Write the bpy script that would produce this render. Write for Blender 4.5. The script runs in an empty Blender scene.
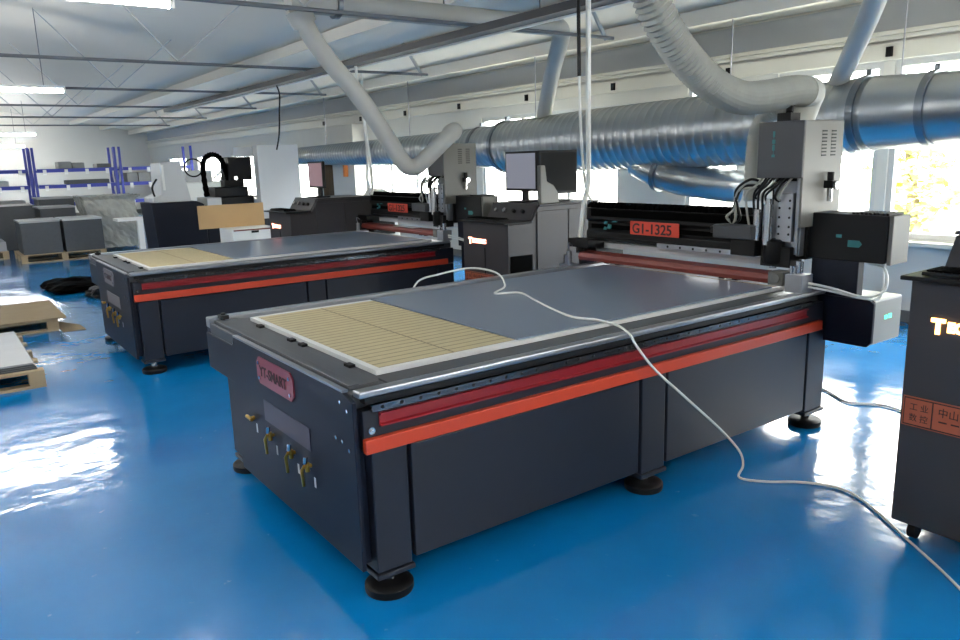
import bpy, bmesh, math, random
from mathutils import Vector, Matrix
random.seed(7)
scene = bpy.context.scene
COL = scene.collection
OFF = {}                                   # world offset of each root / part

# ------------------------------------------------------------------ materials
def lin(c):
    r = []
    for v in c:
        v = v / 255.0
        r.append(v / 12.92 if v <= .04045 else ((v + .055) / 1.055) ** 2.4)
    return (r[0], r[1], r[2], 1.0)

def mat(name, rgb, rough=.5, metal=0., emit=None, estr=0., var=0., vscale=6., bump=0., bscale=60., coat=0., spec=.5, rvar=0.):
    m = bpy.data.materials.new(name); m.use_nodes = True
    nt = m.node_tree; b = nt.nodes['Principled BSDF']
    b.inputs['Base Color'].default_value = lin(rgb)
    b.inputs['Roughness'].default_value = rough
    b.inputs['Metallic'].default_value = metal
    b.inputs['Specular IOR Level'].default_value = spec
    if coat: b.inputs['Coat Weight'].default_value = coat; b.inputs['Coat Roughness'].default_value = .08
    if emit:
        b.inputs['Emission Color'].default_value = lin(emit); b.inputs['Emission Strength'].default_value = estr
    if var or bump or rvar:
        tc = nt.nodes.new('ShaderNodeTexCoord')
        n = nt.nodes.new('ShaderNodeTexNoise'); n.inputs['Scale'].default_value = vscale; n.inputs['Detail'].default_value = 5
        nt.links.new(tc.outputs['Object'], n.inputs['Vector'])
        if var:
            mx = nt.nodes.new('ShaderNodeMix'); mx.data_type = 'RGBA'
            c = lin(rgb)
            mx.inputs[6].default_value = tuple(max(0, v * (1 - var)) for v in c[:3]) + (1,)
            mx.inputs[7].default_value = tuple(min(1, v * (1 + var)) for v in c[:3]) + (1,)
            nt.links.new(n.outputs['Fac'], mx.inputs[0]); nt.links.new(mx.outputs[2], b.inputs['Base Color'])
        if rvar:
            mr = nt.nodes.new('ShaderNodeMapRange')
            mr.inputs['From Min'].default_value = .3; mr.inputs['From Max'].default_value = .7
            mr.inputs['To Min'].default_value = max(.02, rough - rvar); mr.inputs['To Max'].default_value = rough + rvar
            nt.links.new(n.outputs['Fac'], mr.inputs['Value']); nt.links.new(mr.outputs['Result'], b.inputs['Roughness'])
        if bump:
            n2 = nt.nodes.new('ShaderNodeTexNoise'); n2.inputs['Scale'].default_value = bscale; n2.inputs['Detail'].default_value = 3
            nt.links.new(tc.outputs['Object'], n2.inputs['Vector'])
            bp = nt.nodes.new('ShaderNodeBump'); bp.inputs['Strength'].default_value = bump; bp.inputs['Distance'].default_value = .01
            nt.links.new(n2.outputs['Fac'], bp.inputs['Height']); nt.links.new(bp.outputs['Normal'], b.inputs['Normal'])
    return m

def floor_mat():
    m = bpy.data.materials.new('blue_epoxy'); m.use_nodes = True
    nt = m.node_tree; b = nt.nodes['Principled BSDF']; L = nt.links
    tc = nt.nodes.new('ShaderNodeTexCoord')
    n = nt.nodes.new('ShaderNodeTexNoise'); n.inputs['Scale'].default_value = .9; n.inputs['Detail'].default_value = 6; n.inputs['Roughness'].default_value = .6
    L.new(tc.outputs['Object'], n.inputs['Vector'])
    r = nt.nodes.new('ShaderNodeValToRGB')
    r.color_ramp.elements[0].position = .3; r.color_ramp.elements[0].color = lin((4, 101, 160))
    r.color_ramp.elements[1].position = .75; r.color_ramp.elements[1].color = lin((10, 116, 178))
    L.new(n.outputs['Fac'], r.inputs['Fac'])
    # scuffs and pale flecks of dust on the epoxy
    v = nt.nodes.new('ShaderNodeTexNoise'); v.inputs['Scale'].default_value = 16; v.inputs['Detail'].default_value = 4
    L.new(tc.outputs['Object'], v.inputs['Vector'])
    fr = nt.nodes.new('ShaderNodeValToRGB'); fr.color_ramp.elements[0].position = .70; fr.color_ramp.elements[1].position = .80
    L.new(v.outputs['Fac'], fr.inputs['Fac'])
    mu = nt.nodes.new('ShaderNodeMath'); mu.operation = 'MULTIPLY'; mu.inputs[1].default_value = .45
    L.new(fr.outputs['Color'], mu.inputs[0])
    mx = nt.nodes.new('ShaderNodeMix'); mx.data_type = 'RGBA'; mx.inputs[7].default_value = lin((120, 165, 200))
    L.new(mu.outputs[0], mx.inputs[0]); L.new(r.outputs['Color'], mx.inputs[6])
    L.new(mx.outputs[2], b.inputs['Base Color'])
    b.inputs['IOR'].default_value = 1.75; b.inputs['Specular IOR Level'].default_value = .6
    mr = nt.nodes.new('ShaderNodeMapRange'); mr.inputs['From Min'].default_value = .3; mr.inputs['From Max'].default_value = .7
    mr.inputs['To Min'].default_value = .07; mr.inputs['To Max'].default_value = .2
    L.new(n.outputs['Fac'], mr.inputs['Value']); L.new(mr.outputs['Result'], b.inputs['Roughness'])
    n2 = nt.nodes.new('ShaderNodeTexNoise'); n2.inputs['Scale'].default_value = 3.5; n2.inputs['Detail'].default_value = 3
    L.new(tc.outputs['Object'], n2.inputs['Vector'])
    bp = nt.nodes.new('ShaderNodeBump'); bp.inputs['Strength'].default_value = .12; bp.inputs['Distance'].default_value = .05
    L.new(n2.outputs['Fac'], bp.inputs['Height']); L.new(bp.outputs['Normal'], b.inputs['Normal'])
    return m

def grid_mat():
    """tan spoil board, dark grooves every 45 mm along the bed and one across"""
    m = mat('spoil_board_tan', (172, 158, 122), .8, var=.12, vscale=25)
    nt = m.node_tree; b = nt.nodes['Principled BSDF']; L = nt.links
    src = b.inputs['Base Color'].links[0].from_socket
    tc = nt.nodes.new('ShaderNodeTexCoord'); sp = nt.nodes.new('ShaderNodeSeparateXYZ'); L.new(tc.outputs['Object'], sp.inputs[0])
    def groove(out, period, width):
        a = nt.nodes.new('ShaderNodeMath'); a.operation = 'DIVIDE'; a.inputs[1].default_value = period; L.new(out, a.inputs[0])
        f = nt.nodes.new('ShaderNodeMath'); f.operation = 'FRACT'; L.new(a.outputs[0], f.inputs[0])
        c = nt.nodes.new('ShaderNodeMath'); c.operation = 'LESS_THAN'; c.inputs[1].default_value = width / period; L.new(f.outputs[0], c.inputs[0])
        return c.outputs[0]
    g1 = groove(sp.outputs['Y'], .052, .009); g2 = groove(sp.outputs['X'], .42, .009)
    mxx = nt.nodes.new('ShaderNodeMath'); mxx.operation = 'MAXIMUM'; L.new(g1, mxx.inputs[0]); L.new(g2, mxx.inputs[1])
    mu = nt.nodes.new('ShaderNodeMath'); mu.operation = 'MULTIPLY'; mu.inputs[1].default_value = .62; L.new(mxx.outputs[0], mu.inputs[0])
    mx = nt.nodes.new('ShaderNodeMix'); mx.data_type = 'RGBA'; mx.inputs[7].default_value = lin((70, 58, 38))
    L.new(mu.outputs[0], mx.inputs[0]); L.new(src, mx.inputs[6]); L.new(mx.outputs[2], b.inputs['Base Color'])
    return m

def glass_mat():
    m = bpy.data.materials.new('window_glass'); m.use_nodes = True
    nt = m.node_tree; nt.nodes.remove(nt.nodes['Principled BSDF'])
    out = nt.nodes['Material Output']
    t = nt.nodes.new('ShaderNodeBsdfTransparent'); t.inputs[0].default_value = (.93, .95, .95, 1)
    g = nt.nodes.new('ShaderNodeBsdfGlossy'); g.inputs['Roughness'].default_value = .03
    lw = nt.nodes.new('ShaderNodeLayerWeight'); lw.inputs['Blend'].default_value = .5
    pw = nt.nodes.new('ShaderNodeMath'); pw.operation = 'POWER'; pw.inputs[1].default_value = 5
    nt.links.new(lw.outputs['Facing'], pw.inputs[0])
    ad = nt.nodes.new('ShaderNodeMath'); ad.operation = 'MULTIPLY_ADD'; ad.inputs[1].default_value = .7; ad.inputs[2].default_value = .02
    nt.links.new(pw.outputs[0], ad.inputs[0])
    mx = nt.nodes.new('ShaderNodeMixShader')
    nt.links.new(ad.outputs[0], mx.inputs[0]); nt.links.new(t.outputs[0], mx.inputs[1]); nt.links.new(g.outputs[0], mx.inputs[2])
    nt.links.new(mx.outputs[0], out.inputs['Surface'])
    return m

def emis(name, rgb, s):
    return mat(name, rgb, .5, emit=rgb, estr=s)

M = dict(
    floor=floor_mat(),
    wall=mat('white_painted_wall', (205, 203, 196), .8, var=.05, vscale=1.5, bump=.05),
    ceil=mat('ceiling_sheet_paint', (226, 220, 208), .6, var=.04, vscale=.8, bump=.08, bscale=3),
    steelpaint=mat('pale_grey_steel_paint', (176, 178, 178), .5, var=.06),
    rod=mat('dark_rod_steel', (104, 106, 110), .5),
    traydark=mat('tray_dark_steel', (48, 50, 54), .5),
    trim=mat('cream_trim_paint', (214, 211, 200), .55),
    band=mat('grey_band_paint', (168, 172, 176), .6),
    glass=glass_mat(),
    dark=mat('charcoal_machine_paint', (28, 32, 42), .42, spec=.32, var=.05, vscale=4, bump=.03, bscale=220),
    darker=mat('slate_and_shaded_charcoal_paint', (9, 16, 32), .46, spec=.28, bump=.03, bscale=220),  # end panel's blue floor reflection and shade are put into this navy tone
    black=mat('black_plastic', (10, 10, 12), .5, spec=.25),
    blackmatt=mat('black_matt', (3, 3, 3), .8, spec=.03),
    deck=mat('grey_cast_deck', (66, 68, 72), .42, metal=.2, var=.12, vscale=12),
    alu=mat('brushed_aluminium', (158, 160, 165), .34, metal=.9, var=.06, vscale=30),
    railsteel=mat('rail_steel', (104, 106, 110), .24, metal=.95),
    steel=mat('bright_steel', (205, 205, 208), .18, metal=1.),
    frame=mat('pale_border_strip', (196, 196, 194), .45),
    orange=mat('orange_stripe_paint', (182, 56, 26), .45),
    red=mat('red_channel_paint', (124, 16, 24), .35),
    redbrown=mat('brick_red_bar_paint', (116, 46, 38), .45, var=.06),
    plate=mat('red_name_plate', (124, 36, 54), .35),
    greyplate=mat('dull_grey_plate', (96, 92, 96), .45),
    info=mat('dull_plum_plate', (46, 36, 52), .4),
    makerplate=mat('maker_plate_brown_orange', (156, 80, 54), .45),
    signred=mat('sign_orange_red', (200, 60, 38), .45),
    board=grid_mat(),
    sheet=mat('blue_grey_coated_sheet', (104, 116, 132), .3, metal=.15),
    brass=mat('brass', (190, 150, 70), .3, metal=1.),
    grey=mat('mid_grey_paint', (98, 97, 92), .45, var=.04),
    greyd=mat('head_grey_paint', (62, 64, 68), .45, spec=.35),
    lightgrey=mat('light_grey_paint', (186, 188, 190), .45, var=.03),
    console=mat('console_brown_grey_paint', (52, 50, 52), .45, spec=.35, bump=.03, bscale=240),
    covergrey=mat('cover_grey_paint', (138, 138, 134), .4),
    white=mat('white_plastic', (225, 225, 222), .5),
    whitecable=mat('white_cable_sheath', (214, 214, 208), .45),
    galv=mat('galvanised_sheet', (166, 170, 172), .3, metal=.95),
    galvring=mat('galvanised_ring', (120, 126, 132), .35, metal=.9),
    hose=mat('grey_ribbed_hose', (150, 150, 142), .55, var=.12, vscale=14),
    pipe=mat('grey_pvc_pipe', (172, 171, 165), .6, spec=.3, var=.06, vscale=3),
    teal=mat('teal_print', (34, 112, 114), .5),
    glowo=emis('lit_sign_amber', (255, 190, 110), 5.),
    glowr=emis('lit_sign_coral', (255, 168, 140), 4.),
    tube=emis('fluorescent_tube', (255, 255, 252), 65.),
    led=emis('green_led', (80, 255, 200), 1.5),
    screen=mat('screen_glass', (130, 132, 142), .12, emit=(160, 160, 175), estr=.22),  # pale reflection on the screen put in as colour and a weak glow
    screenpink=mat('screen_glass_pink', (120, 95, 100), .2, emit=(170, 140, 146), estr=.3),
    screenoff=mat('screen_black', (6, 7, 9), .6, spec=.12),
    wood=mat('pallet_wood', (150, 132, 104), .8, var=.2, vscale=9),
    ply=mat('plywood_sheet', (140, 124, 100), .9, spec=.15, var=.12, vscale=5),
    card=mat('cardboard', (186, 152, 108), .8, var=.06),
    bluerack=mat('blue_rack_paint', (56, 66, 160), .45),
    rackgrey=mat('grey_shelf_goods', (128, 130, 130), .6, var=.2, vscale=8),
    darkgoods=mat('dark_grey_sheets', (66, 70, 74), .5, var=.15, vscale=20),
    palegoods=mat('pale_sheets', (158, 160, 162), .55, spec=.3, var=.08),
    wrap=mat('stretch_film', (168, 168, 160), .22, var=.35, vscale=5, bump=.9, bscale=9),
    leaf=mat('sunlit_leaves', (176, 194, 84), .6, var=.35, vscale=1.5),
    bark=mat('bark', (96, 80, 62), .8, var=.2),
    ground=mat('outside_concrete', (170, 168, 160), .8, var=.1),
    ink=mat('dark_ink', (40, 14, 14), .6),
    curtain=mat('white_curtain', (215, 215, 210), .8),
    orangehandle=mat('orange_plastic', (225, 130, 60), .5),
)

# ------------------------------------------------------------------ mesh builder
class MB:
    def __init__(s): s.v = []; s.f = []; s.m = []; s.sm = []
    def add(s, vs, fs, m=0, sm=False):
        o = len(s.v); s.v += [tuple(v) for v in vs]
        for f in fs: s.f.append([i + o for i in f]); s.m.append(m); s.sm.append(sm)
        return s
    def box(s, x0, x1, y0, y1, z0, z1, m=0):
        x0, x1 = min(x0, x1), max(x0, x1); y0, y1 = min(y0, y1), max(y0, y1); z0, z1 = min(z0, z1), max(z0, z1)
        vs = [(x, y, z) for z in (z0, z1) for y in (y0, y1) for x in (x0, x1)]
        return s.add(vs, [(0, 2, 3, 1), (4, 5, 7, 6), (0, 1, 5, 4), (2, 6, 7, 3), (0, 4, 6, 2), (1, 3, 7, 5)], m)
    def prism(s, poly, a, b, axis, m=0):
        """poly: 2-D outline; axis 'y': (x,z) extruded y a..b; 'x': (y,z) ; 'z': (x,y)"""
        n = len(poly)
        P = {'y': lambda p, t: (p[0], t, p[1]), 'x': lambda p, t: (t, p[0], p[1]), 'z': lambda p, t: (p[0], p[1], t)}[axis]
        vs = [P(p, a) for p in poly] + [P(p, b) for p in poly]
        fs = [tuple(range(n)), tuple(range(2 * n - 1, n - 1, -1))] + [(i, i + n, (i + 1) % n + n, (i + 1) % n) for i in range(n)]
        return s.add(vs, fs, m)
    def ring(s, pts, rad, n=12, m=0, caps=True, sm=True):
        """swept tube through pts with radius per point"""
        pts = [Vector(p) for p in pts]; K = len(pts)
        if not hasattr(rad, '__len__'): rad = [rad] * K
        T = []
        for i in range(K):
            a = pts[max(i - 1, 0)]; b = pts[min(i + 1, K - 1)]
            t = b - a
            T.append(t.normalized() if t.length > 1e-9 else Vector((0, 0, 1)))
        ref = Vector((0, 0, 1)) if abs(T[0].z) < .9 else Vector((1, 0, 0))
        u = T[0].cross(ref).normalized(); vs = []
        for i in range(K):
            u = (u - T[i] * u.dot(T[i]))
            u = u.normalized() if u.length > 1e-6 else T[i].orthogonal().normalized()
            w = T[i].cross(u)
            for k in range(n):
                a = 2 * math.pi * k / n
                vs.append(pts[i] + (u * math.cos(a) + w * math.sin(a)) * rad[i])
        fs = []
        for i in range(K - 1):
            for k in range(n):
                fs.append((i * n + k, i * n + (k + 1) % n, (i + 1) * n + (k + 1) % n, (i + 1) * n + k))
        s.add(vs, fs, m, sm)
        if caps:
            o = len(s.v) - len(vs)
            s.f += [[o + k for k in range(n - 1, -1, -1)], [o + (K - 1) * n + k for k in range(n)]]
            s.m += [m, m]; s.sm += [False, False]
        return s
    def cyl(s, p0, p1, r, r1=None, n=16, m=0):
        return s.ring([p0, p1], [r, r if r1 is None else r1], n, m)
    def lathe(s, cx, cy, prof, n=24, m=0):
        vs = []
        for r, z in prof:
            for k in range(n):
                a = 2 * math.pi * k / n; vs.append((cx + r * math.cos(a), cy + r * math.sin(a), z))
        K = len(prof); fs = []
        for i in range(K - 1):
            for k in range(n): fs.append((i * n + k, i * n + (k + 1) % n, (i + 1) * n + (k + 1) % n, (i + 1) * n + k))
        fs.append(tuple(range(n - 1, -1, -1))); fs.append(tuple((K - 1) * n + k for k in range(n)))
        return s.add(vs, fs, m, True)
    def build(s, name, mats, parent=None, bevel=0, seg=2):
        if not isinstance(mats, (list, tuple)): mats = [mats]
        off = Vector(OFF.get(parent.name, (0, 0, 0))) if parent else Vector((0, 0, 0))
        me = bpy.data.meshes.new(name)
        me.from_pydata([tuple(Vector(v) - off) for v in s.v], [], s.f)
        for mm in mats: me.materials.append(mm)
        for i, p in enumerate(me.polygons):
            p.material_index = s.m[i]; p.use_smooth = s.sm[i]
        bm = bmesh.new(); bm.from_mesh(me); bmesh.ops.recalc_face_normals(bm, faces=bm.faces); bm.to_mesh(bm_me := me); bm.free()
        if any(s.sm):
            try: me.set_sharp_from_angle(angle=math.radians(45))
            except Exception: pass
        o = bpy.data.objects.new(name, me); COL.objects.link(o)
        if parent: o.parent = parent; OFF[o.name] = tuple(off)
        if bevel:
            b = o.modifiers.new('bevel', 'BEVEL'); b.width = bevel; b.segments = seg; b.limit_method = 'ANGLE'; b.angle_limit = math.radians(40)
        return o

def cat(pts, k=6):
    """Catmull-Rom through pts"""
    P = [Vector(p) for p in pts]; out = []
    for i in range(len(P) - 1):
        p0 = P[max(i - 1, 0)]; p1 = P[i]; p2 = P[i + 1]; p3 = P[min(i + 2, len(P) - 1)]
        for j in range(k):
            t = j / k
            out.append(.5 * ((2 * p1) + (p2 - p0) * t + (2 * p0 - 5 * p1 + 4 * p2 - p3) * t * t + (3 * p1 - p0 - 3 * p2 + p3) * t ** 3))
    out.append(P[-1]); return out

def tag(o, label, category, group=None, kind=None):
    o['label'] = label; o['category'] = category
    if group: o['group'] = group
    if kind: o['kind'] = kind
    return o
def struct(o): o['kind'] = 'structure'; return o
def thing(name, loc, label, category, group=None):
    o = bpy.data.objects.new(name, None); COL.objects.link(o); o.location = loc; o.empty_display_size = .1
    OFF[o.name] = tuple(loc)
    return tag(o, label, category, group)
def kids(o): return [c for c in bpy.data.objects if c.parent == o]
def copy_tree(o, parent=None):
    c = o.copy(); COL.objects.link(c); c.parent = parent
    if o.name in OFF: OFF[c.name] = OFF[o.name]
    for k in kids(o): copy_tree(k, c)
    return c

def text_mb(txt, size, face, origin, depth=.002, align='LEFT', squash=1.0, bold=0., vert=False):
    """lettering as solid mesh. face '-x' : reads along -Y, up Z ; '-y' : reads along +X, up Z"""
    cu = bpy.data.curves.new('lettering', 'FONT'); cu.body = txt; cu.size = size; cu.align_x = align; cu.extrude = depth; cu.offset = bold
    ob = bpy.data.objects.new('lettering_tmp', cu); COL.objects.link(ob)
    bpy.context.view_layer.update()
    me = bpy.data.meshes.new_from_object(ob.evaluated_get(bpy.context.evaluated_depsgraph_get()))
    mb = MB(); x, y, z = origin
    vs = []
    for v in me.vertices:
        a, b, c = v.co.x * squash, v.co.y, v.co.z
        vs.append((x - c, y - a, z + b) if face == '-x' else (x + a, y - c, z + b))
    mb.add(vs, [tuple(p.vertices) for p in me.polygons])
    bpy.data.objects.remove(ob); bpy.data.curves.remove(cu); bpy.data.meshes.remove(me)
    return mb

# ------------------------------------------------------------------ room
XW, XL, YF, YB = 5.6, -7.0, -7.0, 27.0
ZE, ZR, XR = 2.72, 3.75, -.6           # eave, ridge
MB().box(XL, XW, YF, YB, -.1, 0).build('floor', M['floor'])
struct(bpy.data.objects['floor'])
# roof: two slopes of profiled sheet
def roof_slope(x0, z0, x1, z1, name):
    mb = MB(); mb.prism([(x0, z0), (x1, z1), (x1, z1 + .06), (x0, z0 + .06)], YF - .1, YB + .1, 'y')
    return struct(mb.build(name, M['ceil']))
roof_slope(XW + .12, ZE, XR, ZR, 'ceiling')
roof_slope(XL - .12, ZE, XR, ZR, 'ceiling_left')
mb = MB().box(XL, XW, YB, YB + .12, 0, ZE)
mb.prism([(XL - .1, ZE - .01), (XW + .1, ZE - .01), (XW + .1, ZE + .03), (XR, ZR + .03), (XL - .1, ZE + .03)], YB, YB + .12, 'y'); struct(mb.build('wall_back', M['wall']))
mb = MB().box(XL, XW, YF - .12, YF, 0, ZE)
mb.prism([(XL - .1, ZE - .01), (XW + .1, ZE - .01), (XW + .1, ZE + .03), (XR, ZR + .03), (XL - .1, ZE + .03)], YF - .12, YF, 'y'); struct(mb.build('wall_front', M['wall']))

WZ0, WZ1 = .72, 2.22
WINS = [(-6.2, -4.4), (-3.9, -2.1), (-1.6, 1.0), (1.09, 2.1), (2.5, 3.18), (4.17, 6.95), (8.0, 10.6), (12.9, 15.0), (16.0, 18.2), (19.2, 21.4), (22.5, 24.5)]
def wtop(a): return 1.84 if a > 7 else 2.09 if a > 4 else WZ1
mb = MB(); y = YF
for a, b in WINS + [(YB, YB)]:
    mb.box(XW, XW + .12, y, a, 0, ZE + .03)
    if b > a: mb.box(XW, XW + .12, a, b, 0, WZ0); mb.box(XW, XW + .12, a, b, wtop(a), ZE + .03)
    y = b
struct(mb.build('wall_right', M['wall']))
struct(MB().box(XL - .12, XL, YF, YB, 0, ZE + .03).build('wall_left', M['wall']))
for i, (a, b) in enumerate(WINS):
    w = .05; mb = MB(); top = wtop(a)
    mb.box(XW + .02, XW + .08, a, a + w, WZ0, top).box(XW + .02, XW + .08, b - w, b, WZ0, top)
    mb.box(XW + .02, XW + .08, a + w, b - w, WZ0, WZ0 + w).box(XW + .02, XW + .08, a + w, b - w, top - w, top)
    n = max(1, round((b - a) / 1.0)); 
    for k in range(1, n): 
        yy = a + (b - a) * k / n
        if i == 2: yy = a + (b - a) * .45
        if i == 2 and k > 1: continue
        mb.box(XW + .025, XW + .075, yy - .025, yy + .025, WZ0 + w, top - w)
    fr = struct(mb.build('window_%d' % (i + 1), M['frame']))
    MB().box(XW + .046, XW + .052, a + w, b - w, WZ0 + w, top - w).build('pane', M['glass'], fr)
# grey band, cornice and fascia along the right wall
struct(MB().box(XW - .015, XW - .001, YF, YB, 2.46, ZE - .005).build('trim_1', M['band']))
mb = MB().box(XW - .10, XW - .016, YF, YB, 2.42, 2.455).box(XW - .07, XW - .016, YF, YB, 2.385, 2.418)
struct(mb.build('trim_2', M['trim'], bevel=.006))
tr = struct(MB().box(XW - .05, XW - .002, YF, YB, 2.225, 2.36).build('trim_3', M['trim'], bevel=.004))
for yy in (1.0, 2.6, 4.2, 5.8, 7.4, 9.0, 10.6, 12.2):
    MB().box(XW - .075, XW - .05, yy, yy + .05, 2.25, 2.33).build('latch_block', M['black'], tr)
struct(MB().box(XW - .10, XW - .002, YF, YB, WZ0 - .05, WZ0 - .01).build('trim_4', M['trim'], bevel=.005))
struct(MB().box(XW - .02, XW - .002, YF, YB, 0.0, .1).build('baseboard_right', M['grey']))
struct(MB().box(XL, XW, YB - .02, YB - .002, 0.0, .1).build('baseboard_back', M['grey']))
# purlins under the roof
def roofz(x): return ZE + (ZR - ZE) * ((XW + .12 - x) / (XW + .12 - XR) if x > XR else (x - XL + .12) / (XR - XL + .12))
mb = MB()
for x in [5.0, 4.1, 3.2]:
    z = roofz(x); mb.box(x - .035, x + .035, YF, YB, z - .13, z - .012).box(x - .035, x + .06, YF, YB, z - .15, z - .13)
struct(mb.build('trim_5', M['ceil']))

# roof trusses
TR = [(-3.4, 'first roof truss, passing behind the viewer over the entrance'),
      (-.1, 'roof truss passing over the near machine'),
      (3.07, 'roof truss whose dark tie rod is nearest in view, above both machines'),
      (6.4, 'roof truss whose tie rod is second, beyond the nearest lit tube'),
      (9.5, 'roof truss whose tie rod runs above the second lit tube'),
      (12.7, 'roof truss whose tie rod is fourth down the hall, over the wrapped bundle'),
      (15.9, 'roof truss in front of the blue racks'), (19.1, 'last visible roof truss over the blue racks')]
for yy, lab in TR:
    t = thing('roof_truss', (XR, yy, 2.6), lab, 'roof truss')
    MB().ring([(-5.6, yy, 2.6), (4.35, yy, 2.6)], .017, 8).build('tie_rod', M['rod'], t)
    for xa, xb in ((-5.6, -5.35), (4.3, 4.02)):
        MB().ring([(xa, yy + .045, 2.59), (xb, yy + .045, roofz(xb) - .02)], .02, 6).build('end_hanger', M['steelpaint'], t)
    for x0, x1 in ((1.2, .3), (-1.2, -.9), (1.2, 2.0)):
        MB().ring([(x0, yy, 2.615), (x1, yy, roofz(x1) - .02)], .008, 6).build('web_bar', M['steelpaint'], t)
# dark cable tray with white cover strip, along the hall
t = thing('cable_tray', (2.72, 6, 2.55), 'long dark cable tray with pale lower edge running down the hall above the machines', 'cable tray')
mb = MB().box(2.65, 2.66, 1.2, 12.9, 2.52, 2.58).box(2.78, 2.79, 1.2, 12.9, 2.52, 2.58).box(2.66, 2.78, 1.2, 12.9, 2.52, 2.53)
mb.build('tray', M['traydark'], t)
MB().ring([(2.69, 1.2, 2.55), (2.70, 7, 2.545), (2.69, 12.8, 2.55)], .014, 6).build('cable', M['black'], t)
MB().ring([(2.74, 1.2, 2.55), (2.73, 7, 2.55), (2.75, 12.8, 2.55)], .016, 6).build('cable', M['black'], t)
MB().box(2.79, 2.82, 1.2, 12.9, 2.505, 2.53).build('edge_strip', M['white'], t)

# fluorescent lamps
def lamp(x0, x1, y, z, lab, hang=True):
    t = thing('fluorescent_lamp', ((x0 + x1) / 2, y, z), lab, 'ceiling light', 'fluorescent lamps')
    mb = MB().prism([(y - .02, z + .05), (y + .02, z + .05), (y + .02, z + .085), (y - .02, z + .085)], x0, x1, 'x'); mb.build('housing', M['white'], t)
    MB().cyl((x0 + .03, y, z + .02), (x1 - .03, y, z + .02), .026, n=12).build('tube', M['tube'], t)
    for xe in (x0, x1 - .03): MB().box(xe, xe + .03, y - .03, y + .03, z - .01, z + .05).build('end_cap', M['white'], t)
    if hang:
        mb = MB()
        for x in (x0 + .25, x1 - .25): mb.cyl((x, y, z + .08), (x, y, roofz(x) - .01), .006, n=6)
        mb.build('hanger', M['rod'], t)
lamp(-2.2, .31, 3.16, 2.55, 'brightest lit tube, nearest, at the top left corner of the ceiling')
lamp(-1.9, .55, 9.5, 2.54, 'second lit tube at the left, below the second tie rod')
lamp(-.9, 1.62, 22.4, 2.50, 'third lit tube at the left, small, just above the blue racks')
lamp(-1.0, 1.65, 25.6, 2.28, 'lowest and farthest lit tube, behind the blue racks')
lamp(-3.6, -1.2, -3.2, 2.55, 'unseen lit tube added behind the viewer')  # this and the following tubes are unseen, added to brighten the hall
lamp(1.6, 4.0, -3.2, 2.55, 'unseen lit tube added behind the viewer on the window side')
lamp(-5.2, -2.8, 3.16, 2.55, 'unseen lit tube added left of the frame beside the nearest one')
lamp(-5.2, -2.8, 9.5, 2.55, 'unseen lit tube added left of the frame beside the second one')
lamp(1.9, 4.3, -.9 - 4.6, 2.55, 'unseen lit tube added at the back of the hall on the window side')
lamp(-5.2, -2.8, .0, 2.55, 'unseen lit tube added left of the viewer')
lamp(-2.0, .4, -5.5, 2.55, 'unseen lit tube added far behind the viewer')

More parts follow.
